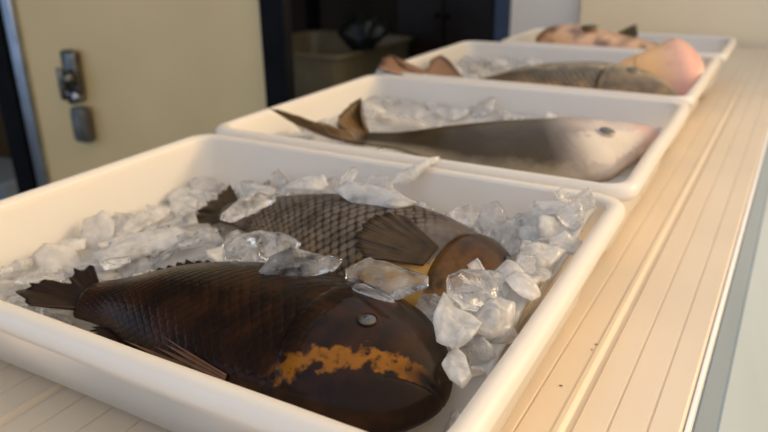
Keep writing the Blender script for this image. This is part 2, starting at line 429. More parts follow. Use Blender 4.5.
def tray(w, d, h, rc, seed, wob=.0012):
    """loops of (inset, z, corner radius): basin and rolled rim as separate meshes; origin at centre of the base"""
    def ring(ins, z, r):
        ix = ins if ins < .0186 else .0186+(ins-.0186)*KX
        iy = ins if ins < .0186 else .0186+(ins-.0186)*KY
        lp = rrect(-w/2+ix, w/2-ix, -d/2+iy, d/2-iy, max(r, .004))
        out = []
        for x, y in lp:
            k = noise.noise(V(x*7+seed, y*7, z*3))*wob*(1 if .01 < z < h else .2)
            out.append((x+k, y+k*.7, z))
        return out
    # basin: outer wall up, inner wall down
    B = [(.056, .0, rc-.012), (.046, .003, rc-.008), (.038, .013, rc-.006), (.028, .05, rc-.004), (.0150, h-.012, rc-.003), (.0136, h-.004, rc-.003),
         (.0155, h-.0015, rc-.004), (.0165, h-.004, rc-.004), (.0182, h-.012, rc-.004), (.032, .05, rc-.005), (.042, .014, rc-.007), (.050, .007, rc-.010), (.060, .0045, rc-.014)]
    Q = [(.0026, h-.0165, rc+.0), (.0004, h-.0160, rc+.001), (.0, h-.010, rc+.001), (.0010, h-.004, rc+.001), (.0036, h-.0008, rc), (.0075, h+.0008, rc-.001), (.0118, h+.0004, rc-.002),
         (.0155, h-.002, rc-.003), (.0162, h-.005, rc-.003), (.0138, h-.005, rc-.002), (.0085, h-.0028, rc), (.0050, h-.005, rc), (.0030, h-.011, rc)]
    basin = loft([ring(*b) for b in B], True, True)
    rim = loft([ring(*b) for b in Q], closed=True)
    return basin, rim
TR = []
def make_tray(x0, x1, y0, y1, h, rz, label, seed, z0=0.0015, rc=.030):
    t = thing('fish_tray', ((x0+x1)/2, (y0+y1)/2, z0), rz, label, 'tray', 'white fish trays in a row along the counter')
    a, b = tray(x1-x0, y1-y0, h, rc, seed)
    obj('basin', a, M['plastic'], t); obj('rim', b, M['plastic'], t)
    TR.append((x0, x1, y0, y1, h)); return t
TH = .110
make_tray(-.6815, -.1068, .2505, .7050, TH, 0, 'nearest white tray, heaped with ice around two dark brown fish', 1.3)
make_tray(-.6900, -.1080, .7205, 1.1900, TH, 0, 'second white tray from the camera, with one big pale-headed fish', 4.1)
make_tray(-.7050, -.1090, 1.2050, 1.6850, TH, 0, 'third white tray, where two heads lie by its right end', 7.7)
make_tray(-.6250, -.1010, 1.7000, 2.0100, TH, 0, 'farthest white tray, in front of the cream end board', 9.2)

# ------------------------------------------------------------------ fish
def catmull(tab, u):
    n = len(tab)
    k = 0
    while k < n-2 and u > tab[k+1][0]: k += 1
    p1, p2 = tab[k], tab[k+1]; p0 = tab[max(0, k-1)]; p3 = tab[min(n-1, k+2)]
    t = (u-p1[0])/(p2[0]-p1[0])
    out = []
    for c in range(1, len(p1)):
        m1 = (p2[c]-p0[c])/(p2[0]-p0[0])*(p2[0]-p1[0]); m2 = (p3[c]-p1[c])/(p3[0]-p1[0])*(p2[0]-p1[0])
        t2, t3 = t*t, t*t*t
        out.append((2*t3-3*t2+1)*p1[c]+(t3-2*t2+t)*m1+(-2*t3+3*t2)*p2[c]+(t3-t2)*m2)
    return out

class Fish:
    def __init__(s, name, label, tail, mid, head, dors, prof, cell, mats, opercle=.77, mouth=(.12, .52, .62, .003), group=None, round_from=.93, lens=.28, cat='fish', step=.0016):
        s.step = step
        s.T0, s.T1, s.T2 = Vector(tail), Vector(mid), Vector(head)
        s.dors = Vector(dors).normalized(); s.prof = prof; s.rf = round_from; s.lens = lens
        s.L = (s.T2-s.T0).length; s.op = opercle; s.mouth = mouth; s.mats = mats
        s.base = V((s.T0.x+s.T2.x)/2, (s.T0.y+s.T2.y)/2, .02)
        s.root = thing(name, s.base, 0, label, cat, group)
        s.bvh = None; s.all = []
        s.build(cell)
    def frame(s, u):
        p = s.T0*(1-u)**2+s.T1*2*u*(1-u)+s.T2*u*u
        t = ((s.T1-s.T0)*(1-u)+(s.T2-s.T1)*u).normalized()
        d = (s.dors-t*s.dors.dot(t)).normalized()
        n = t.cross(d)
        if n.z < 0: n = -n
        return p, t, d, n
    def S(s, u, v, side=1):
        """point of the skin: u from tail root to snout, v from back (0) to belly (1)"""
        p, t, d, n = s.frame(u)
        hd, hv, th = catmull(s.prof, u)
        k = 1.0
        if u > s.rf:
            q = (u-s.rf)/(1-s.rf); k = math.sqrt(max(0.0, 1-q*q))
        th *= k*side; hd, hv = hd*k, hv*k
        c = (hd-hv)/2*0
        a = PI/2-v*PI
        sy, cz = math.sin(a), math.cos(a)
        y = sy*hd if sy > 0 else sy*hv
        w = th*cz*(1-s.lens*sy*sy)
        # gill cover step and mouth line
        uo = s.op-.035*math.sin(PI*min(1, max(0, v)))
        lift = s.step*sstep(uo-.006, uo+.006, u)*sstep(.12, .3, v)*(1-sstep(.86, .97, v))*(1-sstep(uo+.05, uo+.16, u))
        ml, v0, v1, dp = s.mouth
        if u > 1-ml:
            f = (1-u)/ml; vm = v0+(v1-v0)*f
            lift -= dp*math.exp(-((v-vm)/.030)**2)*min(1, 3*(1-f))*min(1, f*6+.3)
        return p+d*y+n*(w+side*lift*cz)
    def normal(s, u, v, side=1):
        e = .004
        a = s.S(min(.999, u+e), v, side)-s.S(u-e, v, side); b = s.S(u, v+e, side)-s.S(u, v-e, side)
        nn = a.cross(b).normalized()
        p, t, d, n = s.frame(u)
        return nn if nn.dot(s.S(u, v, side)-p) > 0 else -nn
    def loc(s, p): return p-s.base
    def build(s, cell):
        NU, NV = 150, 44
        us = [1-(1-i/(NU-1))**1.25 for i in range(NU)]
        us = [min(x, .9995) for x in us]
        ring = [(j/NV, 1) for j in range(NV+1)]+[(1-j/NV, -1) for j in range(1, NV)]
        v, f, uv1, uv2 = [], [], [], []
        girth = max(p[1]+p[2] for p in s.prof)*1.15
        for u in us:
            for vv, sd in ring:
                v.append(s.loc(s.S(u, vv, sd))); uv1.append((u, vv))
                uu, ww = u*s.L/cell, vv*girth/cell
                uv2.append(((uu+ww)*.7071, (uu-ww)*.7071+(50 if sd < 0 else 0)))
        n = len(ring)
        for i in range(NU-1):
            for j in range(n):
                k = (j+1) % n
                f.append((i*n+j, i*n+k, (i+1)*n+k, (i+1)*n+j))
        f.append(tuple(range(n))[::-1]); f.append(tuple((NU-1)*n+j for j in range(n)))
        o = obj('body', (v, f), s.mats['skin'], s.root)
        bm = bmesh.new(); bm.from_mesh(o.data); bmesh.ops.recalc_face_normals(bm, faces=bm.faces); bm.to_mesh(o.data); bm.free()
        s.uvs(o.data, uv1, 'body'); s.uvs(o.data, uv2, 'scale')
        s.bvh = BVHTree.FromPolygons([p+s.base for p in v], f)
        s.body = o
    def uvs(s, me, uv, name):
        l = me.uv_layers.new(name=name)
        for lp in me.loops: l.data[lp.index].uv = uv[lp.vertex_index]
    def patch(s, name, u0, u1, v0, v1, h, material, side=1, taper=True):
        """a raised plate on the flank (gill cover): thick at its rear edge, flush in front"""
        NU, NV = 26, 26
        top, bot, uv1, uv2 = [], [], [], []
        for i in range(NU+1):
            for j in range(NV+1):
                a, b = i/NU, j/NV
                vv = v0+(v1-v0)*b
                uo = u0+(.050*(2*b-1)**2)
                u = uo+(u1-uo)*a
                p = s.S(u, vv, side); nn = s.normal(u, vv, side)
                e = h*(1-sstep(.2, 1, a))*sstep(0, .18, b)*(1-sstep(.82, 1, b))*(.35+.65*sstep(0, .12, a))
                top.append(s.loc(p+nn*(e-.0007))); bot.append(s.loc(p-nn*.0026)); uv1.append((u, vv)); uv2.append((u*30, vv*30))
        v = top+bot; m = (NU+1)*(NV+1); f = []
        ix = lambda i, j: i*(NV+1)+j
        for i in range(NU):
            for j in range(NV):
                q = (ix(i, j), ix(i+1, j), ix(i+1, j+1), ix(i, j+1)); f.append(q); f.append(tuple(m+x for x in q[::-1]))
        edge = [ix(i, 0) for i in range(NU)]+[ix(NU, j) for j in range(NV)]+[ix(i, NV) for i in range(NU, 0, -1)]+[ix(0, j) for j in range(NV, 0, -1)]
        for a, b in zip(edge, edge[1:]+edge[:1]): f.append((b, a, m+a, m+b))
        o = obj(name, (v, f), material, s.root)
        bm = bmesh.new(); bm.from_mesh(o.data); bmesh.ops.recalc_face_normals(bm, faces=bm.faces); bm.to_mesh(o.data); bm.free()
        s.uvs(o.data, uv1+uv1, 'body'); s.uvs(o.data, uv2+uv2, 'scale'); return o
    def eye(s, u, v, r, side=1, flat=.55):
        p = s.S(u, v, side); nn = s.normal(u, v, side)
        _, t, d, n = s.frame(u)
        q = nn.to_track_quat('Z', 'Y').to_matrix().to_4x4()
        bm = bmesh.new(); bmesh.ops.create_uvsphere(bm, u_segments=24, v_segments=14, radius=r, matrix=Matrix.Translation(s.loc(p)) @ q @ Matrix.Diagonal((1.1, 1, flat, 1)))
        e = obj('eye', bm, M['eye'], s.root)
        bm = bmesh.new(); bmesh.ops.create_uvsphere(bm, u_segments=20, v_segments=12, radius=r*.55, matrix=Matrix.Translation(s.loc(p+nn*r*flat*.62)) @ q @ Matrix.Diagonal((1.1, 1, flat*.8, 1)))
        obj('pupil', bm, M['pupil'], e)
        # fleshy ring round the eye
        bm = bmesh.new(); k = 28; c = 8
        vs = []
        for i in range(k):
            a = 2*PI*i/k
            for j in range(c):
                b = 2*PI*j/c; rr = r*1.02+r*.10*math.cos(b)
                vs.append(bm.verts.new(Matrix.Translation(s.loc(p)) @ q @ V(rr*1.1*math.cos(a), rr*math.sin(a), r*.18*math.sin(b)+r*.05)))
        for i in range(k):
            for j in range(c):
                bm.faces.new((vs[i*c+j], vs[((i+1) % k)*c+j], vs[((i+1) % k)*c+(j+1) % c], vs[i*c+(j+1) % c]))
        o = obj('eyelid', bm, s.mats['skin'], s.root)
        nv = len(o.data.vertices); s.uvs(o.data, [(u, v)]*nv, 'body'); s.uvs(o.data, [(.1, .1)]*nv, 'scale')
    def fin(s, name, bases, tips, nrm, material, thick=.0012, rib=.0009, curl=None, ragged=.06, m=9, spiny=0.0, seed=1, parent=None):
        """sheet of rays from base points to tip points; curl(k, t) shifts along nrm"""
        rr = random.Random(seed)
        nr = len(bases)
        cols = []
        for k in range(nr):
            b, tp = Vector(bases[k]), Vector(tips[k])
            cols.append((b, b+(tp-b)*(1-rr.random()*ragged), 1, k))
            if k < nr-1:
                b2, t2 = (b+Vector(bases[k+1]))/2, (tp+Vector(tips[k+1]))/2
                cols.append((b2, b2+(t2-b2)*(1-spiny-rr.random()*ragged), -1, k+.5))
        top, bot, uv = [], [], []
        nrm = Vector(nrm).normalized()
        for b, tp, sg, k in cols:
            for i in range(m+1):
                t = i/m
                p = b+(tp-b)*t
                if curl: p = p+nrm*curl(k/(nr-1), t)
                p = p+nrm*noise.noise(V(k*.7, t*2.5, seed))*.0022*t
                w = thick*(1-.7*t)*.5+(rib*(1-.6*t) if sg > 0 else 0)
                top.append(s.loc(p+nrm*w)); bot.append(s.loc(p-nrm*w)); uv.append((k, t))
        c = len(cols); v = top+bot; o_ = len(top); f = []
        ix = lambda a, i: a*(m+1)+i
        for a in range(c-1):
            for i in range(m):
                q = (ix(a, i), ix(a+1, i), ix(a+1, i+1), ix(a, i+1)); f.append(q); f.append(tuple(o_+x for x in q[::-1]))
        edge = [ix(a, 0) for a in range(c-1)]+[ix(c-1, i) for i in range(m)]+[ix(a, m) for a in range(c-1, 0, -1)]+[ix(0, i) for i in range(m, 0, -1)]
        for a, b in zip(edge, edge[1:]+edge[:1]): f.append((b, a, o_+a, o_+b))
        o = obj(name, (v, f), material, s.root)
        bm = bmesh.new(); bm.from_mesh(o.data); bmesh.ops.recalc_face_normals(bm, faces=bm.faces); bm.to_mesh(o.data); bm.free()
        s.uvs(o.data, uv+uv, 'fin'); return o
    def edge_fin(s, name, u0, u1, v, n, lens, sweep, material, spiny=0, curl=None, seed=1, tilt=0.0, ragged=.05):
        bs, ts = [], []
        for k in range(n):
            a = k/(n-1); u = u0+(u1-u0)*a
            p, t, d, nn = s.frame(u)
            b = s.S(u, v, 1)-(s.S(u, v, 1)-p).normalized()*.002
            out = (d if v < .5 else -d)
            ln = np.interp(a, [i/(len(lens)-1) for i in range(len(lens))], lens)
            dirn = (out-t*sweep+nn*tilt).normalized()
            bs.append(b); ts.append(b+dirn*float(ln))
        nn = s.frame((u0+u1)/2)[3]
        return s.fin(name, bs, ts, nn, material, curl=curl, spiny=spiny, seed=seed, ragged=ragged)
    def tail_fin(s, half, lens, n, material, curl=None, seed=2, spread=.9, ragged=.06, turn=0.0):
        p, t, d, nn = s.frame(0.0)
        p = p+t*.006
        bs, ts = [], []
        for k in range(n):
            a = k/(n-1)*2-1          # -1 belly side, 1 back side
            b = p+d*a*half
            ln = np.interp(a, [-1+2*i/(len(lens)-1) for i in range(len(lens))], lens)
            an = a*spread+turn
            bs.append(b); ts.append(b+(-t*math.cos(an)+d*math.sin(an))*float(ln))
        return s.fin('tail_fin', bs, ts, nn, material, curl=curl, seed=seed, ragged=ragged, m=12)
    def tail_pts(s, tips, n, material, half=.011, seed=2, ragged=.06, sag=0.0):
        """tail lobes spanned to given tip points, from the belly-side lobe through the fork to the back-side lobe"""
        p, t, d, nn = s.frame(0.0)
        p = p+t*.008
        bs, ts = [], []
        k = len(tips)-1
        for i in range(n):
            a = i/(n-1); q = a*k; j = min(k-1, int(q)); f = q-j
            bs.append(p+d*(a*2-1)*half); ts.append(Vector(tips[j]).lerp(Vector(tips[j+1]), f))
        return s.fin('tail_fin', bs, ts, nn, material, curl=lambda kk, tt: -sag*4*tt*(1-tt), seed=seed, ragged=ragged, m=12, thick=.003)
    def pectoral(s, u, v, lens, a0, a1, n, material, lift=.3, seed=3, side=1, name='pectoral_fin', base=.010, curl=None, spiny=0, ragged=.05):
        p0, t, d, nn0 = s.frame(u)
        p = s.S(u, v, side); nn = s.normal(u, v, side)
        back = (-t-nn*(-t).dot(nn)).normalized(); up = nn.cross(back)
        if up.dot(d) < 0: up = -up
        bs, ts = [], []
        for k in range(n):
            a = k/(n-1); an = a0+(a1-a0)*a
            ln = float(np.interp(a, [i/(len(lens)-1) for i in range(len(lens))], lens))
            b = p+up*(a-.5)*2*base*(1 if a1 > a0 else -1)+nn*.0012
            dr_ = (back*math.cos(an)+up*math.sin(an)+nn*lift).normalized()
            bs.append(b); ts.append(b+dr_*ln)
        return s.fin(name, bs, ts, nn, material, curl=curl, seed=seed, thick=.001, rib=.0007, ragged=ragged, spiny=spiny)

FI = []
fR = mat_fin('red_brown_rayed_fin', (.22, .10, .055, 1), (.016, .008, .005, 1))
# --- skins
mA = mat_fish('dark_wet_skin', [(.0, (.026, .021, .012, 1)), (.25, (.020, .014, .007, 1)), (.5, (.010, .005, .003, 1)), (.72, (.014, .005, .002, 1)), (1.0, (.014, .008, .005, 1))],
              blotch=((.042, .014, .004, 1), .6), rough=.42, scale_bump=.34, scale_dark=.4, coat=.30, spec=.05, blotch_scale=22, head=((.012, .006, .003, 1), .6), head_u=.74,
              marks=[((.24, .088, .008, 1), .73, .945, .612, .672, .035, .88, 1.0)])  # amber band painted on the cheek in place of a warm wet reflection
fA = mat_fin('dark_red_brown_fin', (.030, .012, .006, 1), (.008, .005, .004, 1), .5, .1)
mB = mat_fish('brown_scaled_skin', [(.0, (.030, .023, .016, 1)), (.28, (.062, .044, .030, 1)), (.50, (.135, .105, .085, 1)), (.68, (.20, .14, .095, 1)), (1.0, (.30, .17, .07, 1))],
              blotch=((.035, .022, .014, 1), .65), rough=.38, scale_bump=.6, scale_dark=.9, coat=.18, spec=.1, blotch_scale=26, scale_u=.74, head=((.06, .030, .012, 1), .85), head_u=.90,
              marks=[((.50, .25, .055, 1), .66, .92, .64, 1.2, .03, .9)])
mBo = mat_fish('brown_orange_cheek', [(.0, (.014, .010, .006, 1)), (.40, (.032, .014, .006, 1)), (.62, (.11, .045, .010, 1)), (.80, (.30, .14, .03, 1)), (1.0, (.30, .14, .03, 1))],
               blotch=((.020, .011, .006, 1), .75), rough=.36, scale_bump=.25, scale_dark=.05, coat=.2, spec=.12, blotch_scale=38, head_u=.3)
fB = mat_fin('dark_brown_fin', (.045, .026, .012, 1), (.010, .007, .005, 1))
mC = mat_fish('olive_and_pale_skin', [(.0, lin(196, 182, 158)), (.26, lin(170, 152, 122)), (.40, lin(82, 64, 34)), (.58, lin(46, 34, 14)), (.8, lin(58, 44, 20)), (1.0, lin(170, 150, 120))],
              blotch=(lin(70, 56, 38), .35), rough=.3, scale_bump=.12, scale_dark=.05, coat=.15, spec=.2, blotch_scale=14, head=(lin(200, 182, 170), .9), head_u=.68, head_w=.09,
              marks=[(lin(196, 150, 136), .90, 1.1, -.2, 1.2, .04, .7), (lin(132, 112, 100), .72, .86, .02, .30, .04, .5), (lin(222, 206, 180), .70, .90, .62, .85, .06, .6)])
fC = mat_fin('olive_brown_fin', lin(128, 96, 52), lin(62, 46, 30))
mD = mat_fish('grey_striped_skin', [(.0, lin(72, 52, 30)), (.18, lin(96, 78, 52)), (.30, lin(182, 164, 130)), (.40, lin(92, 74, 48)), (.55, lin(124, 100, 68)), (.70, lin(224, 164, 96)), (1.0, lin(232, 190, 140))],
              blotch=(lin(60, 50, 38), .6), rough=.36, scale_bump=.5, scale_dark=.75, coat=.25, spec=.3, blotch_scale=26, head=(lin(132, 106, 74), .45), head_u=.74)
mE = mat_fish('pale_pink_belly_skin', [(.0, lin(96, 78, 62)), (.12, lin(150, 112, 84)), (.25, lin(222, 170, 118)), (.6, lin(226, 170, 128)), (1.0, lin(228, 166, 134))],
              blotch=(lin(206, 128, 100), .6), rough=.35, scale_bump=.1, scale_dark=.0, coat=.4, blotch_scale=18,
              marks=[(lin(226, 166, 92), .0, .74, .10, 1.2, .08, .8), (lin(222, 160, 142), .82, 1.1, -.2, 1.2, .06, .6)])
mF = mat_fish('blotched_pink_skin', [(.0, lin(92, 74, 46)), (.16, lin(130, 100, 66)), (.3, lin(206, 160, 116)), (.7, lin(216, 166, 122)), (1.0, lin(210, 160, 120))],
              blotch=(lin(96, 56, 34), .85), rough=.35, scale_bump=.1, scale_dark=.0, coat=.4, blotch_scale=14)
fF = mat_fin('olive_fin', lin(110, 92, 44), lin(56, 46, 26))
fP = mat_fin('pink_brown_fin', lin(186, 142, 110), lin(122, 92, 70))

# profile rows: u, back height, belly height, half thickness
PA = [(0, .024, .020, .010), (.10, .034, .027, .015), (.25, .056, .048, .026), (.45, .070, .066, .036), (.62, .074, .072, .040), (.78, .070, .069, .039), (.90, .056, .058, .034), (1.0, .042, .046, .025)]
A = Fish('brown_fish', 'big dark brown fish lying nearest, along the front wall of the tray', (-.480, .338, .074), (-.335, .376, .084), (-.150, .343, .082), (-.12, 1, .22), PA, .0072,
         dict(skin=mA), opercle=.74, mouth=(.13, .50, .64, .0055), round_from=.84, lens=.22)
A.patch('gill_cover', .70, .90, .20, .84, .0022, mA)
A.eye(.83, .455, .0060, flat=.30)
A.tail_pts([(-.498, .296, .086), (-.544, .312, .085), (-.530, .335, .084), (-.512, .345, .084), (-.528, .360, .084), (-.512, .374, .086)], 16, fA, seed=4, ragged=.22)
A.edge_fin('dorsal_fin', .66, .14, .0, 22, [.010, .014, .014, .012, .020, .014], 1.6, fA, spiny=.3, seed=6, tilt=.1, ragged=.1)
A.edge_fin('anal_fin', .46, .14, .97, 14, [.014, .036, .034, .026, .012], 1.5, fA, spiny=.3, seed=8, tilt=.75, ragged=.15)
A.pectoral(.62, .86, [.075, .105, .100, .07], -.16, .16, 9, fR, lift=.05, seed=9, base=.008, spiny=.45, ragged=.35)
A.edge_fin('pelvic_fin', .58, .50, .95, 7, [.050, .060, .035], 2.2, fA, spiny=.2, seed=12, tilt=.9)
FI.append(A)

PB = [(0, .020, .018, .009), (.10, .030, .024, .014), (.28, .050, .044, .025), (.48, .064, .064, .035), (.64, .066, .072, .038), (.78, .058, .068, .037), (.90, .044, .054, .030), (1.0, .022, .032, .019)]
B = Fish('brown_fish', 'brown fish with spread dark pectoral fin and orange throat, lying behind the nearest fish', (-.510, .553, .074), (-.350, .556, .090), (-.152, .497, .078), (.22, 1, .20), PB, .0078,
         dict(skin=mB), opercle=.86, mouth=(.10, .52, .66, .0045), round_from=.90, lens=.22)
B.patch('gill_cover', .83, .97, .05, .97, .0034, mBo)
B.eye(.935, .27, .006)
B.tail_fin(.018, [.062, .052, .044, .050, .062], 14, fB, spread=.7, seed=5, ragged=.2, curl=lambda k, t: .004*t*t)
B.edge_fin('dorsal_fin', .70, .20, .0, 22, [.010, .016, .014, .012, .018, .012], 1.5, fB, spiny=.3, seed=7, tilt=.1)
fBp = mat_fin('dark_amber_rayed_fin', (.13, .070, .025, 1), (.012, .008, .005, 1), .55, .1)
B.pectoral(.820, .62, [.044, .060, .068, .071, .070, .064, .050], .26, -.46, 23, fBp, lift=.16, seed=10, base=.011)
FI.append(B)

PC = [(0, .014, .013, .009), (.12, .017, .022, .012), (.30, .028, .066, .024), (.50, .028, .108, .033), (.64, .022, .122, .035), (.74, .018, .112, .033), (.82, .016, .080, .029), (.91, .013, .042, .022), (1.0, .010, .012, .012)]
C = Fish('pale_headed_fish', 'large olive fish with smooth pale pinkish head, alone in the second tray', (-.505, .850, .086), (-.32, .916, .080), (-.133, 1.058, .085), (-.50, .86, .16), PC, .006,
         dict(skin=mC), opercle=.66, mouth=(.17, .52, .80, .0014), round_from=.95, lens=.2, step=.0005)
C.eye(.785, .62, .0110, flat=.4)
C.patch('gill_cover', .63, .78, .22, .80, .0013, mC)
C.edge_fin('dorsal_fin', .62, .30, .0, 18, [.004, .007, .007, .004], 1.8, fC, spiny=.2, seed=21, tilt=.1)
P3 = lambda *l: [at(x, y, z=z) for x, y, z in l]
C.tail_pts(P3((268, 108, .132), (276, 109, .131), (308, 120, .118), (338, 128, .104), (350, 131, .098), (336, 124, .108), (338, 116, .114), (350, 104, .119), (361, 97, .121), (360, 112, .112)), 28, fC, seed=22, ragged=.03, sag=.014)
FI.append(C)

PD = [(0, .015, .014, .009), (.12, .022, .018, .013), (.32, .062, .046, .028), (.52, .084, .060, .036), (.68, .088, .064, .038), (.82, .076, .058, .034), (.92, .052, .042, .025), (1.0, .020, .020, .012)]
D = Fish('striped_fish', 'grey striped fish in the third tray, snout pointing at its front right corner', (-.550, 1.305, .080), (-.38, 1.325, .080), (-.136, 1.315, .080), (.06, .86, .48), PD, .0085,
         dict(skin=mD), opercle=.72, mouth=(.16, .50, .72, .004), round_from=.91, lens=.2)
D.eye(.80, .30, .011, flat=.45)
D.patch('gill_cover', .68, .86, .2, .8, .0026, mD)
D.edge_fin('dorsal_fin', .62, .28, .0, 18, [.006, .012, .012, .006], 1.4, fC, spiny=.3, seed=31, tilt=.1)
D.tail_pts(P3((377, 67, .128), (381, 58, .130), (389, 53, .131), (402, 66, .118), (416, 74, .100), (428, 68, .100), (429, 60, .106), (440, 54, .110), (451, 61, .106)), 26, fP, seed=32, ragged=.04, sag=.005)
FI.append(D)

PE = [(0, .012, .012, .008), (.15, .018, .022, .014), (.35, .034, .044, .022), (.55, .058, .066, .028), (.72, .076, .076, .030), (.88, .092, .086, .028), (1.0, .074, .072, .020)]
E_ = Fish('pink_bellied_fish', 'pale pink and orange bellied fish lying behind the grey striped one', (-.400, 1.450, .062), (-.26, 1.465, .080), (-.128, 1.500, .122), (-.16, .82, .55), PE, .007,
          dict(skin=mE), opercle=.60, mouth=(.05, .9, .95, .001), round_from=.84, lens=.15)
E_.tail_fin(.012, [.08, .065, .05, .065, .08], 14, fP, spread=.62, seed=42)
FI.append(E_)

PF = [(0, .014, .012, .009), (.14, .020, .016, .013), (.35, .048, .040, .028), (.55, .066, .058, .038), (.72, .070, .064, .042), (.88, .060, .056, .040), (1.0, .042, .042, .030)]
G = Fish('blotched_fish', 'pale orange blotched fish in the farthest tray, head over its left rim', (-.165, 1.80, .086), (-.37, 1.80, .092), (-.568, 1.845, .104), (.05, 1, .25), PF, .007,
         dict(skin=mF), opercle=.72, mouth=(.08, .5, .6, .003), round_from=.84, lens=.15)
G.tail_fin(.012, [.06, .05, .045, .05, .06], 12, fF, spread=.6, seed=52)
G.edge_fin('dorsal_fin', .56, .42, .0, 9, [.014, .060, .028], .6, fF, spiny=.15, seed=53, tilt=.9)
G.edge_fin('second_dorsal_fin', .38, .10, .0, 14, [.010, .022, .018, .010], .8, fF, spiny=.1, seed=54, tilt=.3)
G.pectoral(.70, .45, [.03, .045, .035], -.5, .3, 9, fF, lift=.1, seed=55)
FI.append(G)

def fish_clear(p, r):
    for q in FI:
        if abs(p.y-q.base.y) > .4: continue
        h = q.bvh.find_nearest(p, r*1.2)
        if h[0] is not None and (h[0]-p).length < r: return False
    return True
def fish_top(x, y):
    z = None
    for q in FI:
        h = q.bvh.ray_cast(V(x, y, .5), V(0, 0, -1), 1)
        if h[0] is not None: z = max(z or -1, h[0].z)
    return z
def fish_bottom(x, y):
    z = None
    for q in FI:
        h = q.bvh.ray_cast(V(x, y, -.2), V(0, 0, 1), 1)
        if h[0] is not None: z = min(z if z is not None else 9, h[0].z)
    return z

# ------------------------------------------------------------------ crushed ice beds
def bed(i, base, amp, rise, name, label):
    x0, x1, y0, y1, h = TR[i]
    NX, NY = 110, 86
    cx, cy = (x0+x1)/2, (y0+y1)/2
    top, Z = [], {}
    for a in range(NX+1):
        for b in range(NY+1):
            s, t = a/NX, b/NY
            ix_, iy_ = wall_in(base)
            x = x0+ix_+(x1-x0-2*ix_)*s; y = y0+iy_+(y1-y0-2*iy_)*t
            z = base+rise(s, t)+amp*(noise.noise(V(x*26, y*26, i*3.1))+.6*noise.noise(V(x*60, y*60, i))+.35*noise.noise(V(x*130, y*130, 4)))
            fb = fish_bottom(x, y)
            if fb is not None: z = min(z, fb-.0015)
            z = max(z, .010)
            top.append(V(x-cx, y-cy, z)); Z[a, b] = z
    # keep the bed's border inside the rounded corners and the sloping wall
    rc = .028
    hx, hy = (x1-x0)/2, (y1-y0)/2
    for p in top:
        ix_, iy_ = wall_in(p.z)
        mx, my = hx-ix_-.003, hy-iy_-.003
        p.x = max(-mx, min(mx, p.x)); p.y = max(-my, min(my, p.y))
        qx, qy = abs(p.x)-(mx-rc), abs(p.y)-(my-rc)
        if qx > 0 and qy > 0:
            l = math.hypot(qx, qy)
            if l > rc:
                p.x = math.copysign(mx-rc+qx/l*rc, p.x); p.y = math.copysign(my-rc+qy/l*rc, p.y)
    bot = []
    for p in top:
        ix_, iy_ = wall_in(.014)
        bot.append(V(p.x*(hx-ix_-.016)/hx, p.y*(hy-iy_-.016)/hy, .0085))
    m = len(top); f = []
    ix = lambda a, b: a*(NY+1)+b
    for a in range(NX):
        for b in range(NY):
            q = (ix(a, b), ix(a+1, b), ix(a+1, b+1), ix(a, b+1)); f.append(q); f.append(tuple(m+x for x in q[::-1]))
    edge = [ix(a, 0) for a in range(NX)]+[ix(NX, b) for b in range(NY)]+[ix(a, NY) for a in range(NX, 0, -1)]+[ix(0, b) for b in range(NY, 0, -1)]
    for a, b in zip(edge, edge[1:]+edge[:1]): f.append((b, a, m+a, m+b))
    o = obj(name, (top+bot, f), M['ice_bed'])
    o.location = (cx, cy, 0)
    tag(o, label, 'ice', kind='stuff')
    def hgt(x, y):
        ix_, iy_ = wall_in(base)
        a = round((x-x0-ix_)/(x1-x0-2*ix_)*NX); b = round((y-y0-iy_)/(y1-y0-2*iy_)*NY)
        return Z.get((a, b))
    return hgt
def rise1(s, t):
    return .018*sstep(.70, .95, t)*sstep(.1, .3, s)-.004*sstep(.3, 0, s)+.042*sstep(.80, .97, s)*sstep(.1, .3, t)+.020*math.exp(-((t-.47)/.10)**2)*sstep(.1, .3, s)-.012*sstep(.2, 0, t)
H1 = bed(0, .052, .004, rise1, 'crushed_ice', 'bed of crushed ice under both dark fish in the nearest tray')
H2 = bed(1, .058, .005, lambda s, t: .012*sstep(.8, 1, t)+.006*sstep(.2, 0, s), 'crushed_ice', 'crushed ice bed under the pale-headed fish in the second tray')
H3 = bed(2, .060, .005, lambda s, t: .016*sstep(.7, 1, t)*(1-s), 'crushed_ice', 'crushed ice bed under the two fish of the third tray')
H4 = bed(3, .060, .005, lambda s, t: 0, 'crushed_ice', 'crushed ice bed under the blotched fish in the farthest tray')

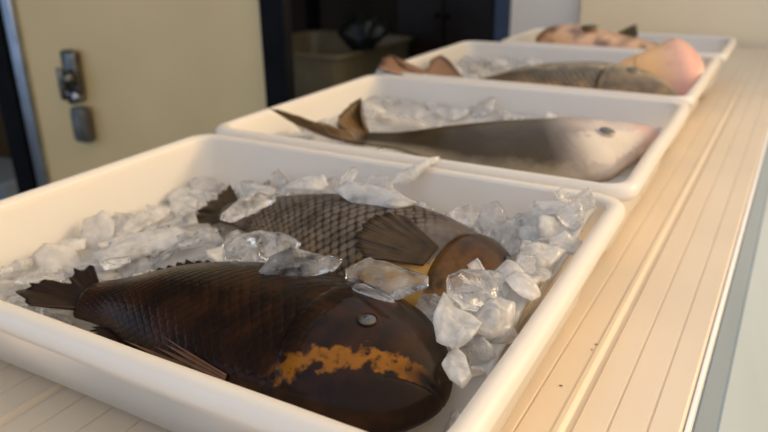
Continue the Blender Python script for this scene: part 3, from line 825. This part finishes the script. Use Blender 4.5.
# ------------------------------------------------------------------ ice chips
def chip_mesh(seed, a, b, c, n=13):
    """broken flake of ice: irregular many-cornered plate, a little dished, thick in the middle and sharp at the rim"""
    rr = random.Random(seed)
    k = rr.randint(6, 9); NA, NR = 48, 7
    ang = sorted((i+rr.uniform(-.33, .33))*2*PI/k for i in range(k))
    rad = [rr.uniform(.72, 1.08) for _ in range(k)]
    pts = [(a*r*math.cos(t), b*r*math.sin(t)) for t, r in zip(ang, rad)]
    out = []
    for i in range(NA):                     # walk the straight-edged outline, corners slightly melted
        q = i/NA*k; j = int(q); f = q-j; f = f*f*(3-2*f)*.35+f*.65
        p0, p1 = pts[j % k], pts[(j+1) % k]
        out.append((p0[0]+(p1[0]-p0[0])*f, p0[1]+(p1[1]-p0[1])*f))
    dish = rr.uniform(-.55, .55)*c/(b*b); tw = rr.uniform(-.5, .5)*c/(a*b)
    def zz(x, y, r, sg):
        t = c*(1-.80*r**2.6)*(.75+.5*noise.noise(V(x*70+seed, y*70, sg*2)))
        step = .22*c*(1 if noise.noise(V(x*45, y*45+seed, sg*5)) > .05 else 0)
        return sg*(t+step)+dish*y*y*2+tw*x*y*2
    v, f = [], []
    for sg in (1, -1):
        v.append((0, 0, zz(0, 0, 0, sg)))
        for m in range(1, NR+1):
            r = m/NR
            for x, y in out: v.append((x*r, y*r, zz(x*r, y*r, r, sg)))
    h = 1+NR*NA
    ix = lambda s_, m, i: s_*h+1+(m-1)*NA+i % NA
    for s_ in (0, 1):
        for i in range(NA):
            t = [(s_*h, ix(s_, 1, i), ix(s_, 1, i+1))]
            for m in range(1, NR): t.append((ix(s_, m, i), ix(s_, m+1, i), ix(s_, m+1, i+1), ix(s_, m, i+1)))
            f += t if s_ == 0 else [q[::-1] for q in t]
    for i in range(NA): f.append((ix(0, NR, i), ix(1, NR, i), ix(1, NR, i+1), ix(0, NR, i+1)))
    me = bpy.data.meshes.new('ice_chip'); me.from_pydata(v, [], f)
    bm = bmesh.new(); bm.from_mesh(me); bmesh.ops.recalc_face_normals(bm, faces=bm.faces); bm.to_mesh(me); bm.free()
    me.polygons.foreach_set('use_smooth', [True]*len(me.polygons))
    return me
KINDS = []
for i, (a, b, c) in enumerate([(.017, .013, .0030), (.020, .012, .0034), (.016, .014, .0042), (.024, .011, .0030), (.015, .012, .0050), (.019, .016, .0028), (.022, .015, .0036), (.028, .008, .0036)]):
    for fr in ('ice', 'ice_frost'):
        me = chip_mesh(30+i, a, b, c); me.materials.append(M[fr]); KINDS.append((me, a, b, c, fr))
placed = []
def chip(p, kind, rot, sc, label, group):
    o = bpy.data.objects.new('ice_chip', KINDS[kind][0]); COL.objects.link(o)
    o.location = p; o.rotation_euler = rot; o.scale = sc
    tag(o, label, 'ice chip', group); placed.append((p, sc[0]*KINDS[kind][1])); return o
def scatter(hgt, x0, x1, y0, y1, n, size, label, group, frost=.4, tilt=.6, seed=1, gap=.52, lift=.25, sink=None):
    rr = random.Random(seed); made = 0
    for tries in range(n*40):
        if made >= n: break
        x, y = rr.uniform(x0, x1), rr.uniform(y0, y1)
        z = hgt(x, y)
        if z is None: continue
        k = rr.randrange(len(KINDS)//2)*2+(1 if rr.random() < frost else 0)
        s = rr.uniform(*size)
        r = KINDS[k][1]*s
        p = V(x, y, z+KINDS[k][3]*s*.6+lift*r*rr.random())
        if fish_top(x, y) is not None: continue
        if not fish_clear(p, r*.80): continue
        if any((p-q).length < (r+rq)*gap for q, rq in placed): continue
        # stay off the tray walls
        t = next(t for t in TR if t[2] <= y <= t[3])
        wx, wy = wall_in(p.z)
        if min(x-t[0], t[1]-x) < wx+r*.8 or min(y-t[2], t[3]-y) < wy+r*.8: continue
        chip(p, k, (rr.gauss(0, tilt), rr.gauss(0, tilt), rr.uniform(0, 6.28)), (s, s*rr.uniform(.8, 1.15), s*rr.uniform(.8, 1.3)), label, group)
        made += 1
def piece(p0, p1, b, c, tilt, frost, label, seed):
    """one larger piece of ice between two photo points, kept clear of the fish below it"""
    q0, q1 = at(p0[0], p0[1], z=p0[2]), at(p1[0], p1[1], z=p1[2])
    a = (q1-q0).length/2
    mid = (q0+q1)/2
    for k in range(12):
        if fish_clear(mid, c*1.1) and fish_clear(q0.lerp(q1, .2), c*1.05) and fish_clear(q0.lerp(q1, .8), c*1.05): break
        for v in (q0, q1, mid): v += (CAM-mid).normalized()*.003
    X = (q1-q0).normalized(); Z0 = (V(0, 0, 1)-X*X.z).normalized()
    Z = (Matrix.Rotation(tilt, 3, X) @ Z0); Y = Z.cross(X)
    me = chip_mesh(seed, a, b, c, 18); me.materials.append(M[('ice', 'ice_frost', 'ice_clear')[frost]])
    o = bpy.data.objects.new('ice_chip', me); COL.objects.link(o)
    o.matrix_world = Matrix(((X.x, Y.x, Z.x, mid.x), (X.y, Y.y, Z.y, mid.y), (X.z, Y.z, Z.z, mid.z), (0, 0, 0, 1)))
    tag(o, label, 'ice chip', 'large pieces of ice in the nearest tray')
    placed.append((q0.lerp(q1, .25), min(a, max(b, .01))*.8)); placed.append((q0.lerp(q1, .75), min(a, max(b, .01))*.8))
for k, args in enumerate([
    ((384, 187, .102), (443, 157, .124), .0085, .0080, 0, 1, 'long ice rod leaning on the far rim of the nearest tray'),
    ((330, 190, .112), (416, 204, .112), .014, .0065, .7, 1, 'white ice plate with a dark hollow on the back of the scaly brown fish'),
    ((341, 190, .100), (357, 167, .116), .0075, .0045, .4, 0, 'narrow upright ice shard beside the white plate behind the brown fish'),
    ((360, 183, .104), (398, 184, .104), .016, .006, 1.0, 0, 'clear domed ice piece between the ice rod and the brown fish back'),
    ((474, 222, .088), (510, 222, .088), .022, .006, 1.15, 2, 'tall clear ice slab standing by the far wall above the brown fish head'),
    ((448, 300, .122), (510, 276, .118), .020, .0045, .55, 2, 'clear ice lens lying over the mouth of the brown fish'),
    ((343, 270, .112), (426, 290, .114), .019, .0055, .5, 2, 'large clear ice plate lying between the two dark fish by the orange throat', 331),
    ((348, 284, .120), (400, 304, .120), .0045, .003, .3, 2, 'narrow clear ice sliver along the head of the nearest fish'),
    ((452, 352, .100), (456, 306, .108), .018, .010, .2, 1, 'rounded white ice lump in front of the clear lens'),
    ((470, 335, .108), (516, 300, .110), .017, .011, .4, 1, 'cup-shaped white ice lump against the right wall'),
    ((216, 252, .108), (302, 240, .108), .022, .008, .5, 2, 'large clear ice block over the tail half of the scaly brown fish'),
    ((262, 270, .108), (342, 262, .110), .014, .007, .7, 2, 'clear ice wedge resting just above the back of the nearest fish'),
    ((96, 268, .088), (134, 258, .088), .0095, .004, .3, 2, 'small flat see-through ice piece above the tail of the nearest fish'),
    ((82, 262, .074), (196, 232, .078), .021, .007, .25, 1, 'longest flat ice plate in the left part of the nearest tray'),
    ((112, 240, .060), (178, 204, .064), .013, .006, .2, 1, 'slanting flat ice plate by the left wall behind the longest plate'),
    ((36, 258, .058), (92, 238, .060), .016, .007, .2, 1, 'blunt ice plate in the near left corner of the nearest tray'),
    ((222, 222, .094), (276, 196, .096), .012, .007, .3, 0, 'clear ice piece on the tail of the scaly brown fish'),
    ((282, 188, .090), (330, 184, .094), .013, .008, .5, 1, 'cloudy ice piece by the far wall above the brown fish tail'),
    ((512, 272, .090), (562, 246, .094), .015, .009, .3, 1, 'frosty ice lump just right of the brown fish snout'),
    ((492, 240, .084), (534, 226, .088), .014, .008, .5, 0, 'clear ice lump leaning on the tall slab'),
    ((536, 236, .086), (578, 248, .090), .013, .008, .5, 1, 'frosty ice lump in the far right corner of the nearest tray'),
    ((452, 345, .088), (462, 386, .084), .010, .006, .3, 1, 'white ice strip beside the snout of the nearest fish'),
    ((344, 412, .078), (420, 408, .080), .010, .006, .3, 1, 'flat ice strip in front of the nearest fish head'),
]):
    piece(*args[:7], args[7] if len(args) > 7 else 200+k)
T = TR[0]
scatter(H1, -.215, -.13, .34, .66, 60, (.9, 1.5), 'frosty white ice chip heaped inside the right wall of the nearest tray', 'ice chips along the right wall of the nearest tray', frost=.7, seed=3)
scatter(H1, -.62, -.14, .60, .69, 60, (.9, 1.7), 'clear ice chip heaped along the far wall of the nearest tray', 'ice chips along the far wall of the nearest tray', frost=.35, seed=4)
scatter(H1, -.66, -.50, .29, .66, 50, (1.2, 2.4), 'flat ice chip in the left end of the nearest tray', 'ice chips in the left end of the nearest tray', frost=.6, tilt=.25, seed=5)
scatter(H1, -.54, -.18, .40, .54, 50, (.9, 1.7), 'clear ice chip wedged between the two dark fish', 'ice chips between the two dark fish', frost=.25, seed=6)
scatter(H1, -.36, -.13, .27, .38, 14, (.6, 1.3), 'small ice chip beside the head of the nearest fish', 'ice chips beside the nearest fish head', frost=.4, seed=7)
scatter(H2, -.66, -.14, .75, 1.16, 44, (1.0, 1.9), 'ice chip on the bed around the pale-headed fish', 'ice chips in the second tray', frost=.5, tilt=.35, seed=8)
scatter(H3, -.67, -.14, 1.24, 1.66, 36, (1.0, 1.8), 'ice chip beside the fish of the third tray', 'ice chips in the third tray', frost=.5, tilt=.5, seed=9)

# ------------------------------------------------------------------ back room tub with bag
tz = -.17
pa, pb, pc, pd = at(268, 51, z=tz), at(340, 57, z=tz), at(405, 36, z=tz), at(330, 24, z=tz)
ex = (pb-pa).normalized(); 
tw = .72; td = (pc-pb).length
ang = math.atan2(ex.y, ex.x)
tb = thing('plastic_tub', (0, 0, 0), 0, 'big cloudy plastic tub standing in the dim back room', 'tub')
corner = pb
rgt = ex; fwd = V(-ex.y, ex.x, 0)
ctrp = corner-rgt*tw/2+fwd*td/2
tb.location = (ctrp.x, ctrp.y, tz-.34); tb.rotation_euler = (0, 0, ang)
a_, b_ = tray(tw, td, .34, .06, 3.3)
obj('basin', a_, M['tub'], tb); obj('rim', b_, M['tub'], tb)
st = tag(obj('low_bench', (lambda bm: (add_box(bm, (0, 0, -.02), (tw, td, .04), bev=.005), [add_box(bm, (sx*(tw/2-.02), sy*(td/2-.02), (FL-(tz-.34))/2-.02), (.06, .06, (tz-.34)-FL-.04)) for sx in (-1, 1) for sy in (-1, 1)], bm)[2])(bmesh.new()), M['wood_dark'], smooth=False),
        'dark low bench carrying the cloudy plastic tub', 'bench')
st.location = (ctrp.x, ctrp.y, tz-.3415); st.rotation_euler = (0, 0, ang)

bp_ = at(368, 50, z=tz)
def bag():
    bm = bmesh.new(); bmesh.ops.create_icosphere(bm, subdivisions=4, radius=1)
    for v in bm.verts:
        n_ = noise.noise(v.co*2.1)*.22+noise.noise(v.co*5.3)*.10
        v.co = v.co*(1+n_); v.co.x *= .125; v.co.y *= .10; v.co.z *= .085
        if v.co.z < -.02: v.co.x *= .8
    return bm
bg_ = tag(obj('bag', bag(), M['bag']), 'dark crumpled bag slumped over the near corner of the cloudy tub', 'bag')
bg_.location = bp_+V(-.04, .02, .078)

# ------------------------------------------------------------------ light: low warm sun from the right, sky
sun = bpy.data.lights.new('sun', 'SUN'); so = bpy.data.objects.new('sun', sun); COL.objects.link(so)
sd = V(.78, .60, .46).normalized()
so.rotation_euler = sd.to_track_quat('Z', 'Y').to_euler(); so.location = (3, 2, 3)
sun.energy = 1.6; sun.color = (1.0, .76, .46); sun.angle = math.radians(16)
w = bpy.data.worlds.new('sky'); SC.world = w; w.use_nodes = True
N, L = w.node_tree.nodes, w.node_tree.links
bg = N['Background']
tc = N.new('ShaderNodeTexCoord'); dp = N.new('ShaderNodeVectorMath'); dp.operation = 'DOT_PRODUCT'
dp.inputs[1].default_value = V(.85, .45, .2).normalized(); L.new(tc.outputs['Generated'], dp.inputs[0])
mr = N.new('ShaderNodeMapRange'); mr.interpolation_type = 'SMOOTHSTEP'; mr.inputs[1].default_value = .35; mr.inputs[2].default_value = .97
L.new(dp.outputs['Value'], mr.inputs[0])
mx = N.new('ShaderNodeMix'); mx.data_type = 'RGBA'
mx.inputs[7].default_value = (2.2, 1.65, 1.05, 1)
m2 = N.new('ShaderNodeMapRange'); m2.interpolation_type = 'SMOOTHSTEP'; m2.inputs[1].default_value = -.45; m2.inputs[2].default_value = .30
L.new(dp.outputs['Value'], m2.inputs[0])
mc = N.new('ShaderNodeMix'); mc.data_type = 'RGBA'; mc.inputs[6].default_value = (.62, .84, 1.18, 1); mc.inputs[7].default_value = (.95, .98, 1.02, 1)
L.new(m2.outputs[0], mc.inputs[0]); L.new(mc.outputs[2], mx.inputs[6])
L.new(mr.outputs[0], mx.inputs[0]); L.new(mx.outputs[2], bg.inputs['Color'])
bg.inputs['Strength'].default_value = .9

SC.view_settings.view_transform = 'Standard'; SC.view_settings.look = 'None'
SC.view_settings.gamma = 1; SC.view_settings.use_curve_mapping = False
SC.view_settings.exposure = 0.26
SC.cycles.max_bounces = 14; SC.cycles.transmission_bounces = 14; SC.cycles.diffuse_bounces = 5; SC.cycles.glossy_bounces = 5
SC.cycles.sample_clamp_indirect = 6
